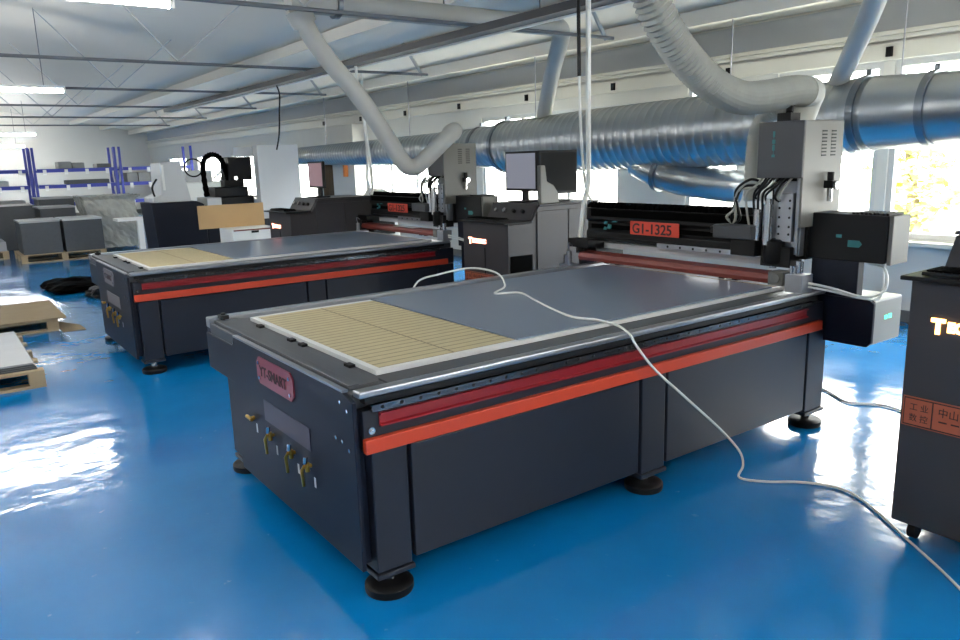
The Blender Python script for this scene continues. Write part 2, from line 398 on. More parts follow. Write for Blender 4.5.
# ------------------------------------------------------------------ CNC router (built once, copied)
def build_router(label):
    t = thing('cnc_router', (1.2, .6, 0), label, 'cnc machine', 'flatbed routers')
    # lower carcass
    mb = MB().box(-.08, 2.6, -.165, 1.235, .13, .553); mb.build('carcass', M['darker'], t)
    for x0, x1 in ((-.14, -.002), (1.185, 1.34), (2.48, 2.65)):
        for y0, y1 in ((-.2, -.1), (1.17, 1.27)):
            p = MB().box(x0, x1, y0, y1, .105, .553).build('post', M['dark'], t, bevel=.006)
            MB().box(x0 - .008, x1 + .006, y0 - .01, y1 + .01, .085, .1045).build('post_base', M['dark'], p, bevel=.004)
    for y0, y1 in ((-.198, -.168), (1.238, 1.268)):
        for x0, x1 in ((.014, 1.17), (1.356, 2.466)):
            mb = MB().box(x0, x1, y0, y1, .12, .548); mb.build('side_panel', M['dark'], t, bevel=.004)
    MB().box(-.16, 2.66, -.19, 1.40, .556, .70).build('upper_frame', M['dark'], t, bevel=.004)
    # feet
    for x, y in ((-.07, -.14), (-.07, 1.29), (1.27, -.14), (1.27, 1.29), (2.59, -.14), (2.59, 1.29)):
        f = MB().lathe(x, y, [(.085, 0), (.088, .008), (.088, .028), (.078, .036), (.05, .04), (.02, .042)], 28).build('foot', M['black'], t)
        MB().cyl((x, y, .04), (x, y, .088), .014, n=10).cyl((x, y, .045), (x, y, .062), .026, n=6).build('levelling_bolt', M['steel'], f)
    # end panel
    ep = MB().prism([(-.185, .125), (1.02, .125), (1.02, .70), (.99, .755), (-.12, .755), (-.185, .735)], -.192, -.176, 'x').build('end_panel', M['darker'], t, bevel=.003)
    MB().box(-.150, -.141, 1.0, 1.265, .125, .555).build('end_return', M['darker'], ep)
    MB().box(-.176, -.145, -.16, .995, .14, .70).build('end_backing', M['darker'], ep)
    MB().box(-.193, -.172, -.12, .99, .756, .764).build('edge_trim', M['alu'], ep)
    mb = MB()
    for y, z in ((.985, .73), (-.10, .72), (-.15, .70), (-.10, .58), (-.15, .56), (-.05, .58)): mb.cyl((-.197, y, z), (-.192, y, z), .007, n=10)
    mb.build('bolt', M['steel'], ep)
    # name plate with chamfered corners, lettering and rivets
    c = .025; y0, y1, z0, z1 = .305, .69, .615, .73
    np_ = MB().prism([(y0 + c, z0), (y1 - c, z0), (y1, z0 + c), (y1, z1 - c), (y1 - c, z1), (y0 + c, z1), (y0, z1 - c), (y0, z0 + c)], -.198, -.192, 'x').build('name_plate', M['plate'], t)
    text_mb('YT-SMART', .062, '-x', (-.1985, .655, .652), .0012, bold=.001).build('lettering', M['ink'], np_)
    mb = MB()
    for y in (y0 + .03, y1 - .03):
        for z in (z0 + .025, z1 - .025): mb.cyl((-.203, y, z), (-.198, y, z), .008, n=10)
    mb.build('rivet', M['steel'], np_)
    MB().box(-.195, -.192, .185, .655, .455, .545).build('info_plate', M['info'], t)
    # valves
    for i, (y, z) in enumerate(((.80, .405), (.575, .37), (.355, .36), (.20, .355))):
        mb = MB().cyl((-.218, y, z + .04), (-.192, y, z + .04), .008, n=10).cyl((-.208, y, z + .02), (-.208, y, z + .055), .009, n=10)
        if i == 0: mb = MB().cyl((-.215, y, z + .02), (-.192, y, z + .02), .009, n=10).cyl((-.21, y - .02, z + .02), (-.21, y + .045, z + .02), .008, n=10)
        v = mb.build('valve', M['brass'], t)
        if i:
            MB().ring([(-.220, y, z + .045), (-.226, y + .012, z + .025), (-.222, y + .014, z - .04)], [.006, .007, .006], 8).build('valve_lever', M['brass'], v)
            MB().cyl((-.216, y, z + .055), (-.216, y - .01, z + .085), .009, n=8).build('hose_nipple', M['steel'], v)
        MB().box(-.193, -.192, y - .035, y - .02, z - .04, z - .0).build('valve_tag', M['lightgrey'], v)
    # stripe, channel, rail
    for ya, yb in ((-.216, -.19), (1.40, 1.426)):
        MB().box(-.165, 2.58, ya, yb, .556, .606).build('orange_stripe', M['orange'], t, bevel=.003)
    mb = MB().prism([(-.19, .640), (-.208, .640), (-.208, .646), (-.197, .650), (-.197, .676), (-.208, .680), (-.208, .686), (-.19, .686)], -.10, 2.45, 'x')
    mb.build('red_channel', M['red'], t)
    MB().cyl((-.135, -.205, .632), (-.135, -.19, .632), .013, n=8).cyl((-.135, -.21, .632), (-.135, -.205, .632), .006, n=6).build('stop_bolt', M['steel'], t)
    mb = MB().box(-.13, 2.5, -.204, -.186, .695, .718)
    for k in range(34): x = -.09 + k * .075; mb.cyl((x, -.2055, .7075), (x, -.2035, .7075), .0062, n=8, m=1)
    mb.build('guide_rail', [M['railsteel'], M['black']], t)
    MB().box(-.15, 2.55, -.196, -.16, .724, .744).build('rail_backing', M['black'], t)
    # bed
    MB().box(-.172, 2.66, -.15, 1.40, .70, .752).build('bed', M['deck'], t, bevel=.004)
    MB().box(-.172, 2.62, -.2, -.15, .746, .770).build('near_rail', M['alu'], t, bevel=.006)
    MB().box(-.172, 2.62, 1.40, 1.46, .725, .776).build('far_rail', M['alu'], t, bevel=.006)
    MB().box(-.17, -.02, 1.405, 1.455, .52, .724).box(-.176, -.16, 1.03, 1.455, .52, .70).box(-.16, -.02, 1.28, 1.405, .52, .555).build('rail_end_box', M['darker'], t, bevel=.004)
    mb = MB().box(-.16, -.045, -.10, 1.36, .752, .764).box(-.02, 2.55, -.12, -.05, .752, .760).box(-.16, -.12, -.10, 1.36, .764, .770)
    mb.build('deck_strip', M['deck'], t, bevel=.002)
    mb = MB().box(0, 2.545, 0, .028, .753, .772).box(0, 2.545, 1.272, 1.30, .753, .772).box(0, .028, .028, 1.272, .753, .772).box(2.517, 2.545, .028, 1.272, .753, .772)
    mb.build('border_strip', M['frame'], t, bevel=.002)
    MB().box(.03, 2.515, .03, 1.27, .753, .7705).build('spoil_board', M['board'], t)
    for y in (.16, .60, .72, 1.10): MB().box(-.028, -.002, y, y + .045, .752, .763).build('edge_clip', M['black'], t)
    MB().box(-.13, -.09, 1.34, 1.40, .77, .79).cyl((-.11, 1.37, .764), (-.11, 1.37, .80), .012, n=8).build('corner_bracket', M['black'], t, bevel=.003)
    # ---- gantry
    mb = MB().prism([(2.64, .92), (2.86, .92), (2.86, 1.14), (2.64, 1.14), (2.64, 1.06), (2.655, 1.045), (2.655, .99), (2.64, .975)], -.08, 1.66, 'y')
    gb = mb.build('gantry_beam', M['black'], t, bevel=.004)
    mb = MB()
    y = 1.64
    while y > .30:
        mb.prism([(2.63, 1.143), (2.74, 1.143), (2.74, 1.17), (2.66, 1.185), (2.63, 1.165)], y - .030, y, 'y'); y -= .042
    mb.build('cable_chain', M['blackmatt'], t)
    MB().box(2.625, 2.64, .2, 1.60, 1.085, 1.135).box(2.63, 2.64, .2, 1.60, 1.0, 1.03).build('beam_cover', M['blackmatt'], gb, bevel=.003)
    sp = MB().box(2.617, 2.625, .80, 1.215, .978, 1.068).build('model_plate', M['signred'], t, bevel=.006)
    text_mb('G1-1325', .092, '-x', (2.616, 1.195, .990), .001, squash=1.04, bold=.0015).build('lettering', M['ink'], sp)
    mb = MB()
    for (yy, zz, a, b) in ((1.445, 1.045, .03, .022), (1.41, 1.02, .035, .03), (1.45, 1.005, .03, .02), (1.36, 1.055, .05, .008)):
        mb.prism([(yy + a / 2, zz - b / 2), (yy + a / 4, zz + b / 2), (yy - a / 2, zz + b / 3), (yy - a / 3, zz - b / 2)], 2.616, 2.626, 'x')
    mb.build('beam_emblem', M['teal'], gb)
    mb = MB().box(2.60, 2.64, -.02, 1.56, .918, .94)
    mb.build('beam_rail', M['black'], t, bevel=.003)
    mb = MB().box(2.585, 2.60, .0, .95, .905, .938)
    for k in range(9): mb.cyl((2.583, .06 + k * .1, .922), (2.586, .06 + k * .1, .922), .008, n=8, m=1)
    mb.build('beam_guide_rail', [M['alu'], M['black']], t)
    MB().box(2.66, 2.80, .05, 1.58, .86, .90).build('beam_lower_plate', M['lightgrey'], t)
    # hold-down bar, brick red, with brackets
    hb = MB().prism([(2.46, .815), (2.475, .842), (2.57, .848), (2.59, .83), (2.585, .80), (2.47, .79)], .04, 1.56, 'y').build('hold_down_bar', M['redbrown'], t, bevel=.004)
    for y in (1.30, 1.20, .36, .27): MB().box(2.50, 2.53, y, y + .04, .778, .795).build('bar_bracket', M['black'], hb)
    # far-side leg with its small fittings
    mb = MB().box(2.58, 2.86, 1.50, 1.68, .70, .92); mb.build('far_leg', M['black'], t, bevel=.006)
    MB().box(2.50, 2.60, 1.50, 1.70, .87, .93).cyl((2.52, 1.6, .83), (2.52, 1.6, .87), .03, n=12).box(2.54, 2.58, 1.46, 1.62, .77, .80).build('far_carriage', M['black'], t, bevel=.004)
    mb = MB().box(2.49, 2.55, 1.52, 1.58, .79, .83).cyl((2.47, 1.66, .74), (2.47, 1.66, .84), .02, n=10).cyl((2.50, 1.72, .70), (2.50, 1.72, .80), .016, n=10).box(2.44, 2.54, 1.62, 1.74, .72, .745)
    mb.ring(cat([(2.47, 1.66, .84), (2.45, 1.64, .90), (2.5, 1.66, .88)]), .006, 6)
    mb.build('far_fitting', M['alu'], t)
    # ---- spindle head
    hd = MB().box(2.485, 2.50, -.10, .165, 1.36, 1.655).box(2.50, 2.87, -.085, .165, 1.36, 1.655).build('head_housing', M['greyd'], t, bevel=.004)
    mb = MB().box(2.50, 2.87, -.10, -.086, 1.10, 1.655)
    mb.build('head_side_cover', M['grey'], t, bevel=.003)
    mb = MB()
    for x in (2.66, 2.75):
        for k in range(8): mb.box(x, x + .045, -.1025, -.0995, 1.47 + k * .018, 1.477 + k * .018)
    mb.build('vent_slot', M['black'], t)
    mb = MB()
    mb.box(2.483, 2.4855, .069, .071, 1.47, 1.60)
    for (zz, w, h) in ((1.575, .012, .03), (1.54, .018, .022), (1.505, .014, .03), (1.47, .018, .014)): mb.box(2.483, 2.4855, .07 - w / 2, .07 + w / 2, zz, zz + h)
    mb.build('head_emblem', M['teal'], hd)
    MB().box(2.60, 2.86, -.084, .14, .92, 1.359).build('head_column', M['black'], t, bevel=.004)
    MB().box(2.555, 2.60, -.07, .10, .94, 1.34).box(2.535, 2.555, -.065, -.045, .95, 1.36).build('spindle_slide', M['alu'], t, bevel=.003)
    mb = MB().box(2.515, 2.555, -.04, .05, 1.02, 1.28)
    for z in (1.06, 1.10, 1.15, 1.20, 1.24):
        for y in (-.025, .035): mb.cyl((2.512, y, z), (2.516, y, z), .007, n=8, m=1)
    mb.build('valve_block', [M['alu'], M['black']], t, bevel=.002)
    MB().cyl((2.49, .085, 1.0), (2.49, .085, 1.22), .028).cyl((2.49, .085, 1.22), (2.49, .085, 1.25), .018).cyl((2.495, .155, 1.02), (2.495, .155, 1.19), .022).build('air_cylinder', M['steel'], t)
    mb = MB().lathe(2.52, .06, [(.05, .90), (.055, .91), (.055, 1.02), (.04, 1.03)], 20); mb.build('spindle', M['black'], t)
    MB().cyl((2.52, .06, .87), (2.52, .06, .90), .02, n=12).build('collet', M['steel'], t)
    MB().box(2.43, 2.53, .15, .40, 1.025, 1.10).build('drive_block', M['greyd'], t, bevel=.004)
    MB().box(2.46, 2.60, .14, .30, .93, 1.02).build('drive_bracket', M['black'], t, bevel=.004); MB().box(2.47, 2.55, .405, .45, 1.045, 1.085).build('drive_plug', M['black'], t, bevel=.004)
    MB().box(2.50, 2.62, -.05, .13, .88, .99).build('tool_plate', M['black'], t, bevel=.004)
    rnd = random.Random(3)
    for k in range(9):
        y = .155 - k * .022; z1 = 1.03 + rnd.random() * .22
        pts = [(2.535, y, 1.365), (2.50 - rnd.random() * .03, y + .01, 1.32), (2.47 + rnd.random() * .02, y + .03 + rnd.random() * .06, 1.26), (2.50, y + .02 + rnd.random() * .05, z1)]
        MB().ring(cat(pts), .0065, 6).build('head_cable', M['black'] if k % 4 else M['hose'], t)
    for k in range(4):
        pts = [(2.52, .16, 1.34 - k * .012), (2.50, .22 + .02 * k, 1.35 - k * .02), (2.49, .30, 1.28 - .03 * k), (2.50, .27 + .03 * k, 1.14), (2.52, .33, 1.10)]
        MB().ring(cat(pts), .008, 6).build('head_hose', M['hose'] if k % 2 else M['black'], t)
    # ribbed dust hose dropping behind the head
    pts = cat([(2.86, .20, 1.74), (2.86, .32, 1.73), (2.86, .42, 1.64), (2.86, .445, 1.45), (2.84, .43, 1.21)], 14)
    rr = [.048 + (.004 if i % 2 else 0) for i in range(len(pts))]
    MB().ring(pts, rr, 14).build('dust_hose', M['hose'], t)
    MB().box(2.55, 2.64, .02, .10, 1.655, 1.70).cyl((2.6, .06, 1.70), (2.64, .08, 1.74), .02, n=8).build('top_connector', M['black'], t)
    # air regulator on the side cover
    ar = MB().box(2.70, 2.75, -.15, -.102, 1.30, 1.34).cyl((2.725, -.125, 1.34), (2.725, -.125, 1.385), .018, n=12).build('air_regulator', M['black'], t)
    MB().cyl((2.725, -.125, 1.23), (2.725, -.125, 1.30), .014, n=10).cyl((2.725, -.165, 1.315), (2.725, -.15, 1.315), .022, n=14).build('regulator_bowl', M['steel'], ar)
    # end housings on the near side
    eh = MB().prism([(-.075, .93), (-.49, .93), (-.50, .94), (-.50, 1.17), (-.075, 1.175)], 2.62, 2.80, 'x').build('end_housing', M['black'], t, bevel=.006)
    MB().box(2.625, 2.80, -.522, -.501, .925, 1.172).build('end_cap', M['grey'], eh, bevel=.004)
    mb = MB()
    for k in range(9): mb.box(2.64, 2.79, -.49 + k * .022, -.478 + k * .022, 1.17, 1.182)
    mb.build('top_fin', M['black'], eh)
    mb = MB().prism([(-.30, 1.005), (-.36, 1.005), (-.375, 1.022), (-.36, 1.04), (-.30, 1.04)], 2.618, 2.621, 'x').box(2.618, 2.621, -.265, -.235, 1.05, 1.066)
    mb.build('housing_emblem', M['teal'], eh)
    MB().prism([(-.10, .70), (-.36, .70), (-.36, .93), (-.10, .93)], 2.63, 2.69, 'x').build('gantry_side_plate', M['darker'], t, bevel=.004)
    dh = MB().prism([(-.16, .49), (-.435, .49), (-.46, .515), (-.46, .72), (-.435, .738), (-.16, .738)], 2.62, 2.64, 'x').build('drive_housing', M['darker'], t, bevel=.003)
    MB().box(2.64, 2.93, -.455, -.20, .50, .735).build('drive_cover', M['covergrey'], dh, bevel=.01)
    MB().box(2.75, 2.775, -.457, -.4545, .625, .645).box(2.79, 2.82, -.457, -.4545, .625, .648).build('indicator', M['led'], dh)
    # small clamp carriage on the near rail
    cb = MB().box(2.40, 2.50, -.19, -.09, .770, .865).build('clamp_block', M['alu'], t, bevel=.003)
    MB().cyl((2.45, -.14, .865), (2.45, -.14, .93), .02, n=12).cyl((2.415, -.12, .865), (2.415, -.12, .91), .012, n=10).build('clamp_piston', M['steel'], cb)
    MB().box(2.43, 2.53, -.06, .03, .79, .865).cyl((2.425, -.015, .83), (2.431, -.015, .83), .028, n=16).build('clamp_foot', M['grey'], t, bevel=.003)
    MB().ring(cat([(2.46, -.19, .82), (2.50, -.30, .80), (2.56, -.44, .765), (2.64, -.50, .80), (2.66, -.48, .90), (2.64, -.40, .93)]), .007, 6).ring(cat([(2.46, -.19, .80), (2.50, -.30, .785), (2.57, -.42, .755), (2.66, -.47, .76), (2.69, -.46, .92)]), .006, 6).build('clamp_cable', M['whitecable'], t)
    return t

routerA = build_router('nearest dark flatbed router with orange and red side stripes and tan slotted bed board')
def build_sheet(dx, dy, lab):
    o = MB().box(.665 + dx, 2.45 + dx, .012 + dy, 1.288 + dy, .7725, .7795).build('coated_sheet', M['sheet'], bevel=.001)
    tag(o, lab, 'sheet'); return o
build_sheet(0, 0, 'large blue-grey coated sheet lying on the nearest router bed')
DX, DY = .08, 3.74
routerB = copy_tree(routerA); routerB.location = (1.2 + DX, .6 + DY, 0)
for k_ in kids(routerB):                      # the second router's gantry stands a little further along its bed
    zs = [v.co for v in k_.data.vertices]
    if min(v.x for v in zs) + 1.2 > 2.35 and max(v.z for v in zs) > .72: k_.location.x += .15
for k_ in kids(routerB):                      # its name plate is bare grey metal, its info plate pale
    if k_.name.startswith(('name_plate', 'info_plate')):
        k_.data = k_.data.copy(); k_.data.materials[0] = M['greyplate']; k_['label'] = 'dull grey plate'
routerB['label'] = 'second dark flatbed router standing behind the nearest one, half hidden by its bed'
build_sheet(DX, DY, 'blue-grey coated sheet lying on the second router bed further back')
for o_, l_ in ((None, None),): pass

o = MB().box(2.70, 2.79, 4.20, 4.60, .8485, .851).build('paper_sheet', M['white']); tag(o, 'white paper lying on the brick-red bar of the second router', 'paper')

# ------------------------------------------------------------------ control consoles
def build_console(ox, oy, label, glow):
    w = .62
    t = thing('control_console', (ox + .45, oy - w / 2, 0), label, 'control cabinet', 'router control cabinets')
    body = MB().prism([(0, .075), (0, .985), (.24, .985), (.255, 1.005), (.33, 1.115), (1.0, 1.115), (1.0, .075)], oy - w, oy, 'y')
    body.v = [(x + ox, y, z) for x, y, z in body.v]
    body.build('body', M['console'], t, bevel=.006)
    MB().box(ox + .33, ox + 1.01, oy - w - .006, oy + .006, 1.116, 1.130).build('top', M['console'], t, bevel=.003)
    MB().box(ox - .05, ox + .24, oy - w - .02, oy + .02, .987, 1.003).build('keyboard_tray', M['black'], t, bevel=.004)
    # sloped button panel
    mb = MB().prism([(ox + .245, 1.004), (ox + .322, 1.125), (ox + .337, 1.125), (ox + .262, 1.004)], oy - w + .02, oy - .02, 'y')
    pn = mb.build('button_panel', M['console'], t)
    nx, nz = -.84, .54
    for k in range(4):
        y = oy - .12 - k * .12; cx, cz = ox + .282, 1.065
        MB().cyl((cx, y, cz), (cx + nx * .025, y, cz + nz * .025), .016 if k != 1 else .02, n=14).build('button', M['steel'] if k in (1, 0) else M['black'], pn)
    for k, (x0, x1) in enumerate(((.30, .635), (.645, .985))):
        d = MB().box(ox + x0, ox + x1, oy - w - .012, oy - w - .001, .12, 1.075).build('door', M['console'], t, bevel=.002)
        MB().box(ox + x1 - .045, ox + x1 - .03, oy - w - .02, oy - w - .012, .60, .70).build('door_handle', M['black'], d)
    mb = MB()
    mb.box(ox + .02, ox + .25, oy - w - .006, oy - w - .001, .56, .73)
    mb.build('vent_opening', M['blackmatt'], t)  # flat black panel, the shade inside the opening is painted
    MB().box(ox - .004, ox - .001, oy - w * .5 - .003, oy - w * .5 + .003, .08, .78).build('door_seam', M['blackmatt'], t)
    s1 = text_mb('T', .070, '-x', (ox - .004, oy - .085, .808), .003, bold=.004); s2 = text_mb('ECHCNC', .046, '-x', (ox - .004, oy - .138, .818), .003, bold=.003)
    n0 = len(s1.v); s1.v += s2.v; s1.f += [[i + n0 for i in f] for f in s2.f]; s1.m += s2.m; s1.sm += s2.sm
    s1.build('lit_lettering', M[glow], t)
    pl = MB().box(ox - .005, ox - .001, oy - .42, oy - .01, .455, .565).build('maker_plate', M['makerplate'], t)
    fr = MB()
    for (a, b, c, d) in ((.415, .015, .557, .561), (.415, .015, .459, .463), (.018, .015, .463, .557), (.415, .412, .463, .557), (.118, .114, .463, .557)): fr.box(ox - .0062, ox - .005, oy - a, oy - b, c, d)
    g = text_mb('工 业', .03, '-x', (ox - .0055, oy - .035, .518), .0008)
    def app(g2):
        n0 = len(fr.v); fr.v.extend(g2.v); fr.f.extend([[i + n0 for i in f] for f in g2.f]); fr.m.extend(g2.m); fr.sm.extend(g2.sm)
    app(g); app(text_mb('数 控', .03, '-x', (ox - .0055, oy - .035, .478), .0008)); app(text_mb('中山市数控机械', .036, '-x', (ox - .0055, oy - .135, .515), .0008))
    for k in range(6): fr.box(ox - .0062, ox - .005, oy - .14 - k * .042, oy - .168 - k * .042, .492, .497)
    fr.build('lettering', M['ink'], pl)
    for x, y in ((.06, .06), (.06, w - .06), (.92, .07), (.92, w - .07)):
        cc = MB().box(ox + x - .03, ox + x + .03, oy - y - .025, oy - y + .025, .066, .0745).build('caster', M['black'], t)
        MB().cyl((ox + x + .012, oy - y - .014, .033), (ox + x + .012, oy - y + .014, .033), .033, n=18).build('caster_wheel', M['black'], cc)
    return t

def upper_hood(ox, oy, t):
    MB().prism([(ox + .345, 1.131), (ox + .43, 1.42), (ox + .98, 1.42), (ox + .98, 1.131)], oy - .60, oy - .02, 'y').build('upper_hood', M['console'], t, bevel=.008)

def keyboard(ox, oy, lab):
    t = thing('keyboard', (ox, oy, 1.003), lab, 'keyboard', 'keyboards')
    MB().box(ox, ox + .14, oy - .42, oy, 1.0035, 1.018).build('base', M['black'], t, bevel=.003)
    mb = MB()
    for i in range(5):
        for j in range(14): mb.box(ox + .010 + i * .025, ox + .030 + i * .025, oy - .012 - j * .029, oy - .035 - j * .029, 1.018, 1.025)
    mb.build('keys', M['blackmatt'], t)
    return t

def monitor(x, y0, y1, z0, z1, lab, scr, face='-x', z_base=1.1305):
    """upright flat monitor; face '-x' spans y0>y1, face '-y' spans x: then x is the y plane and y0<y1 are x"""
    t = thing('monitor', ((x if face == '-x' else (y0 + y1) / 2), ((y0 + y1) / 2 if face == '-x' else x), z_base), lab, 'monitor', 'flat monitors')
    def bx(mb, d0, d1, a0, a1, c0, c1):
        return mb.box(x + d0, x + d1, a0, a1, c0, c1) if face == '-x' else mb.box(a0, a1, x + d0, x + d1, c0, c1)
    lo, hi = min(y0, y1), max(y0, y1)
    bx(MB(), 0, .035, lo, hi, z0, z1).build('casing', M['black'], t, bevel=.004)
    bx(MB(), -.0025, -.0005, lo + .018, hi - .018, z0 + .022, z1 - .018).build('screen', M[scr], t)
    c = (lo + hi) / 2
    bx(MB(), .036, .066, c - .03, c + .03, z_base + .012, z0 + .1).build('stand', M['black'], t)
    bx(MB(), *((-.06, .12) if face == '-x' else (-.015, .045)), c - .11, c + .11, z_base + .001, z_base + .012).build('stand_foot', M['black'], t, bevel=.003)

conA = build_console(1.66, -1.065, 'dark control cabinet at the right edge of the photo with an amber lit sign', 'glowo')
upper_hood(1.66, -1.065, conA)
conA.scale.z = 1.045                            # this cabinet is a little taller than the others
keyboard(1.64, -1.105, 'black keyboard on the tray of the right-edge control cabinet').location.z += .0465
build_console(2.5, 3.03, 'dark control cabinet with two monitors on top, standing just behind the near router', 'glowr')
keyboard(2.5, 2.99, 'black keyboard on the cabinet tray below the two monitors')
monitor(2.95, 3.0, 2.575, 1.225, 1.56, 'monitor with a pale screen, left one of the pair on the middle cabinet', 'screen')
monitor(2.49, 2.91, 3.33, 1.20, 1.56, 'dark switched-off monitor, right one of the pair on the middle cabinet', 'screenoff', '-y')
o = MB().prism([(2.86, 1.131), (3.06, 1.131), (3.06, 1.20), (3.0, 1.28), (2.93, 1.31), (2.91, 1.44), (2.86, 1.44)], 2.42, 2.465, 'y').build('terminal_stand', M['grey'], bevel=.006)
tag(o, 'grey stepped terminal stand between the two monitors on the middle cabinet', 'stand')
build_console(1.95, 6.12, 'dark control cabinet in the back, left of the far window, with one pinkish monitor', 'glowr')
keyboard(1.95, 6.08, 'black keyboard on the tray of the back control cabinet')
monitor(2.42, 6.02, 5.63, 1.235, 1.53, 'small pinkish-screen monitor on the back control cabinet', 'screenpink')

# ------------------------------------------------------------------ ducts and hoses
t = thing('ventilation_duct', (5.0, 6, 1.7), 'big shiny galvanised ventilation duct running along the window wall above the machines', 'duct')
def duct_sec(p, name='duct_section', seam=.105, h=.006):
    def rz(y):
        for (y0, r0, z0), (y1, r1, z1) in zip(p, p[1:]):
            if y <= y1 + 1e-9: a = (y - y0) / (y1 - y0); return r0 + (r1 - r0) * a, z0 + (z1 - z0) * a
        return p[-1][1:]
    ys = [(p[0][0], 0)]; y = p[0][0] + seam * .7
    while y < p[-1][0] - .03:
        ys += [(y - .012, 0), (y - .004, h), (y + .004, h), (y + .012, 0)]; y += seam
    ys.append((p[-1][0], 0))
    pts = []; rad = []
    for y, e in ys: r, z = rz(y); pts.append((5.0, y, z)); rad.append(r + e)
    return MB().ring(pts, rad, 48).build(name, M['galv'], t)
duct_sec([(-3.5, .25, 1.76), (.2, .26, 1.775), (.38, .265, 1.775)], seam=.62, h=.005)
duct_sec([(.38, .27, 1.775), (.88, .285, 1.77)], seam=.62, h=.005)
duct_sec([(.90, .295, 1.755), (1.9, .335, 1.715), (4.0, .335, 1.675), (5.55, .318, 1.645)])
duct_sec([(5.57, .27, 1.66), (6.1, .262, 1.66)])
duct_sec([(6.12, .25, 1.66), (8.0, .22, 1.66), (13.2, .15, 1.66)])
for y, r, z in ((.38, .285, 1.775), (.89, .305, 1.765), (5.56, .335, 1.648), (6.11, .275, 1.66)):
    mb = MB().ring([(5.0, y - .03, z), (5.0, y - .028, z), (5.0, y + .028, z), (5.0, y + .03, z)], [r - .03, r, r, r - .03], 48)
    mb.box(4.97, 5.03, y - .02, y + .02, z + r - .005, z + r + .04)
    mb.build('clamp_ring', M['galvring'], t)
for y in (-1.0, .65, 2.2, 5.0, 8.0, 11.0):
    MB().cyl((5.0, y, 1.85), (5.0, y, roofz(5.0) - .13), .007, n=6).build('hanging_rod', M['alu'], t)
# branch elbow under the duct
el = cat([(5.0, 3.3, 1.42), (4.98, 3.05, 1.33), (5.0, 2.75, 1.25), (5.12, 2.45, 1.20), (5.3, 2.25, 1.16)], 8)
MB().ring(el, [.16 + .004 * (i % 4 == 0) for i in range(len(el))], 28).build('branch_elbow', M['galv'], t)
MB().ring([(4.985, 3.01, 1.318), (4.99, 2.96, 1.305)], [.195, .195], 28).build('branch_flange', M['galvring'], t)

def resample(p, d):
    out = [p[0]]; acc = 0
    for a, b in zip(p, p[1:]):
        L = (b - a).length; q = d - acc
        while q <= L: out.append(a + (b - a) * (q / L)); q += d
        acc = (acc + L) % d
    return out
def hose(pts, r, m, d=.014, h=.015, n=24):
    p = resample(cat(pts, 20), d); return MB().ring(p, [r + h * (i % 2) for i in range(len(p))], n, sm=False)
o = hose([(1.2, .12, 2.78), (1.36, .12, 2.55), (1.54, .12, 2.22), (1.66, .12, 2.07), (1.82, .12, 1.94), (2.01, .11, 1.83), (2.22, .10, 1.775), (2.43, .10, 1.785), (2.66, .10, 1.815), (2.80, .10, 1.82)], .070, M['hose']).build('flexible_hose', M['hose'])
tag(o, 'ribbed grey flexible hose curving down from the ceiling to the near router head', 'hose')
MB().ring(cat([(2.79, .10, 1.82), (2.86, .11, 1.815), (2.88, .14, 1.77), (2.87, .16, 1.70), (2.86, .17, 1.66)], 6), .083, 24).build('end_elbow', M['hose'], o)
t = thing('extraction_pipe', (2.4, .12, 2.745), 'grey pipe slanting up from the duct at the top right, feeding the ribbed hose', 'pipe')
MB().ring([(.95, .12, 2.80), (3.3, .12, 2.80)], .09, 24).build('header_pipe', M['pipe'], t)
MB().ring(cat([(3.28, .12, 2.80), (3.55, .14, 2.77), (3.75, .22, 2.70), (4.2, .48, 2.48), (5.0, 1.18, 1.98)]), .075, 20).build('header_drop', M['pipe'], t)
for x in (1.5, 2.6): MB().cyl((x, .12, 2.88), (x, .12, roofz(x) - .01), .007, n=6).build('pipe_hanger', M['rod'], t)

t = thing('extraction_pipe', (2.0, 3.5, 2.7), 'smooth grey extraction pipe bending in a V down to the second router head', 'pipe')
p = cat([(1.36, 3.5, 2.64), (1.44, 3.5, 2.48), (1.60, 3.5, 2.28), (1.83, 3.5, 2.03), (2.08, 3.5, 1.685), (2.21, 3.5, 1.50), (2.28, 3.5, 1.455), (2.37, 3.5, 1.47), (2.55, 3.5, 1.60), (2.68, 3.5, 1.70), (2.74, 3.5, 1.74)], 8)
MB().ring(p, .074, 24).build('drop_hose', M['pipe'], t)
MB().ring(cat([(2.70, 3.5, 1.715), (2.76, 3.51, 1.755), (2.81, 3.58, 1.765), (2.84, 3.70, 1.74), (2.85, 3.76, 1.662)], 6), .076, 24).build('end_elbow', M['pipe'], t)
MB().ring([(1.26, 3.5, 2.745), (3.95, 3.5, 2.745)], .09, 24).build('header_pipe', M['pipe'], t)
MB().ring(cat([(3.93, 3.5, 2.745), (4.08, 3.53, 2.735), (4.22, 3.68, 2.65), (4.6, 4.24, 2.40), (5.0, 4.86, 1.95)]), .088, 20).build('header_drop', M['pipe'], t)
MB().cyl((1.33, 3.5, 2.68), (1.39, 3.5, 2.57), .10, n=24).build('clamp_sleeve', M['pipe'], t)
MB().ring([(1.64, 3.5, 2.745), (1.68, 3.5, 2.745)], .112, 24).build('pipe_band', M['galvring'], t)
for x in (1.9, 2.7, 3.8): MB().cyl((x, 3.5, 2.84), (x, 3.5, roofz(x) - .01), .007, n=6).build('pipe_hanger', M['rod'], t)

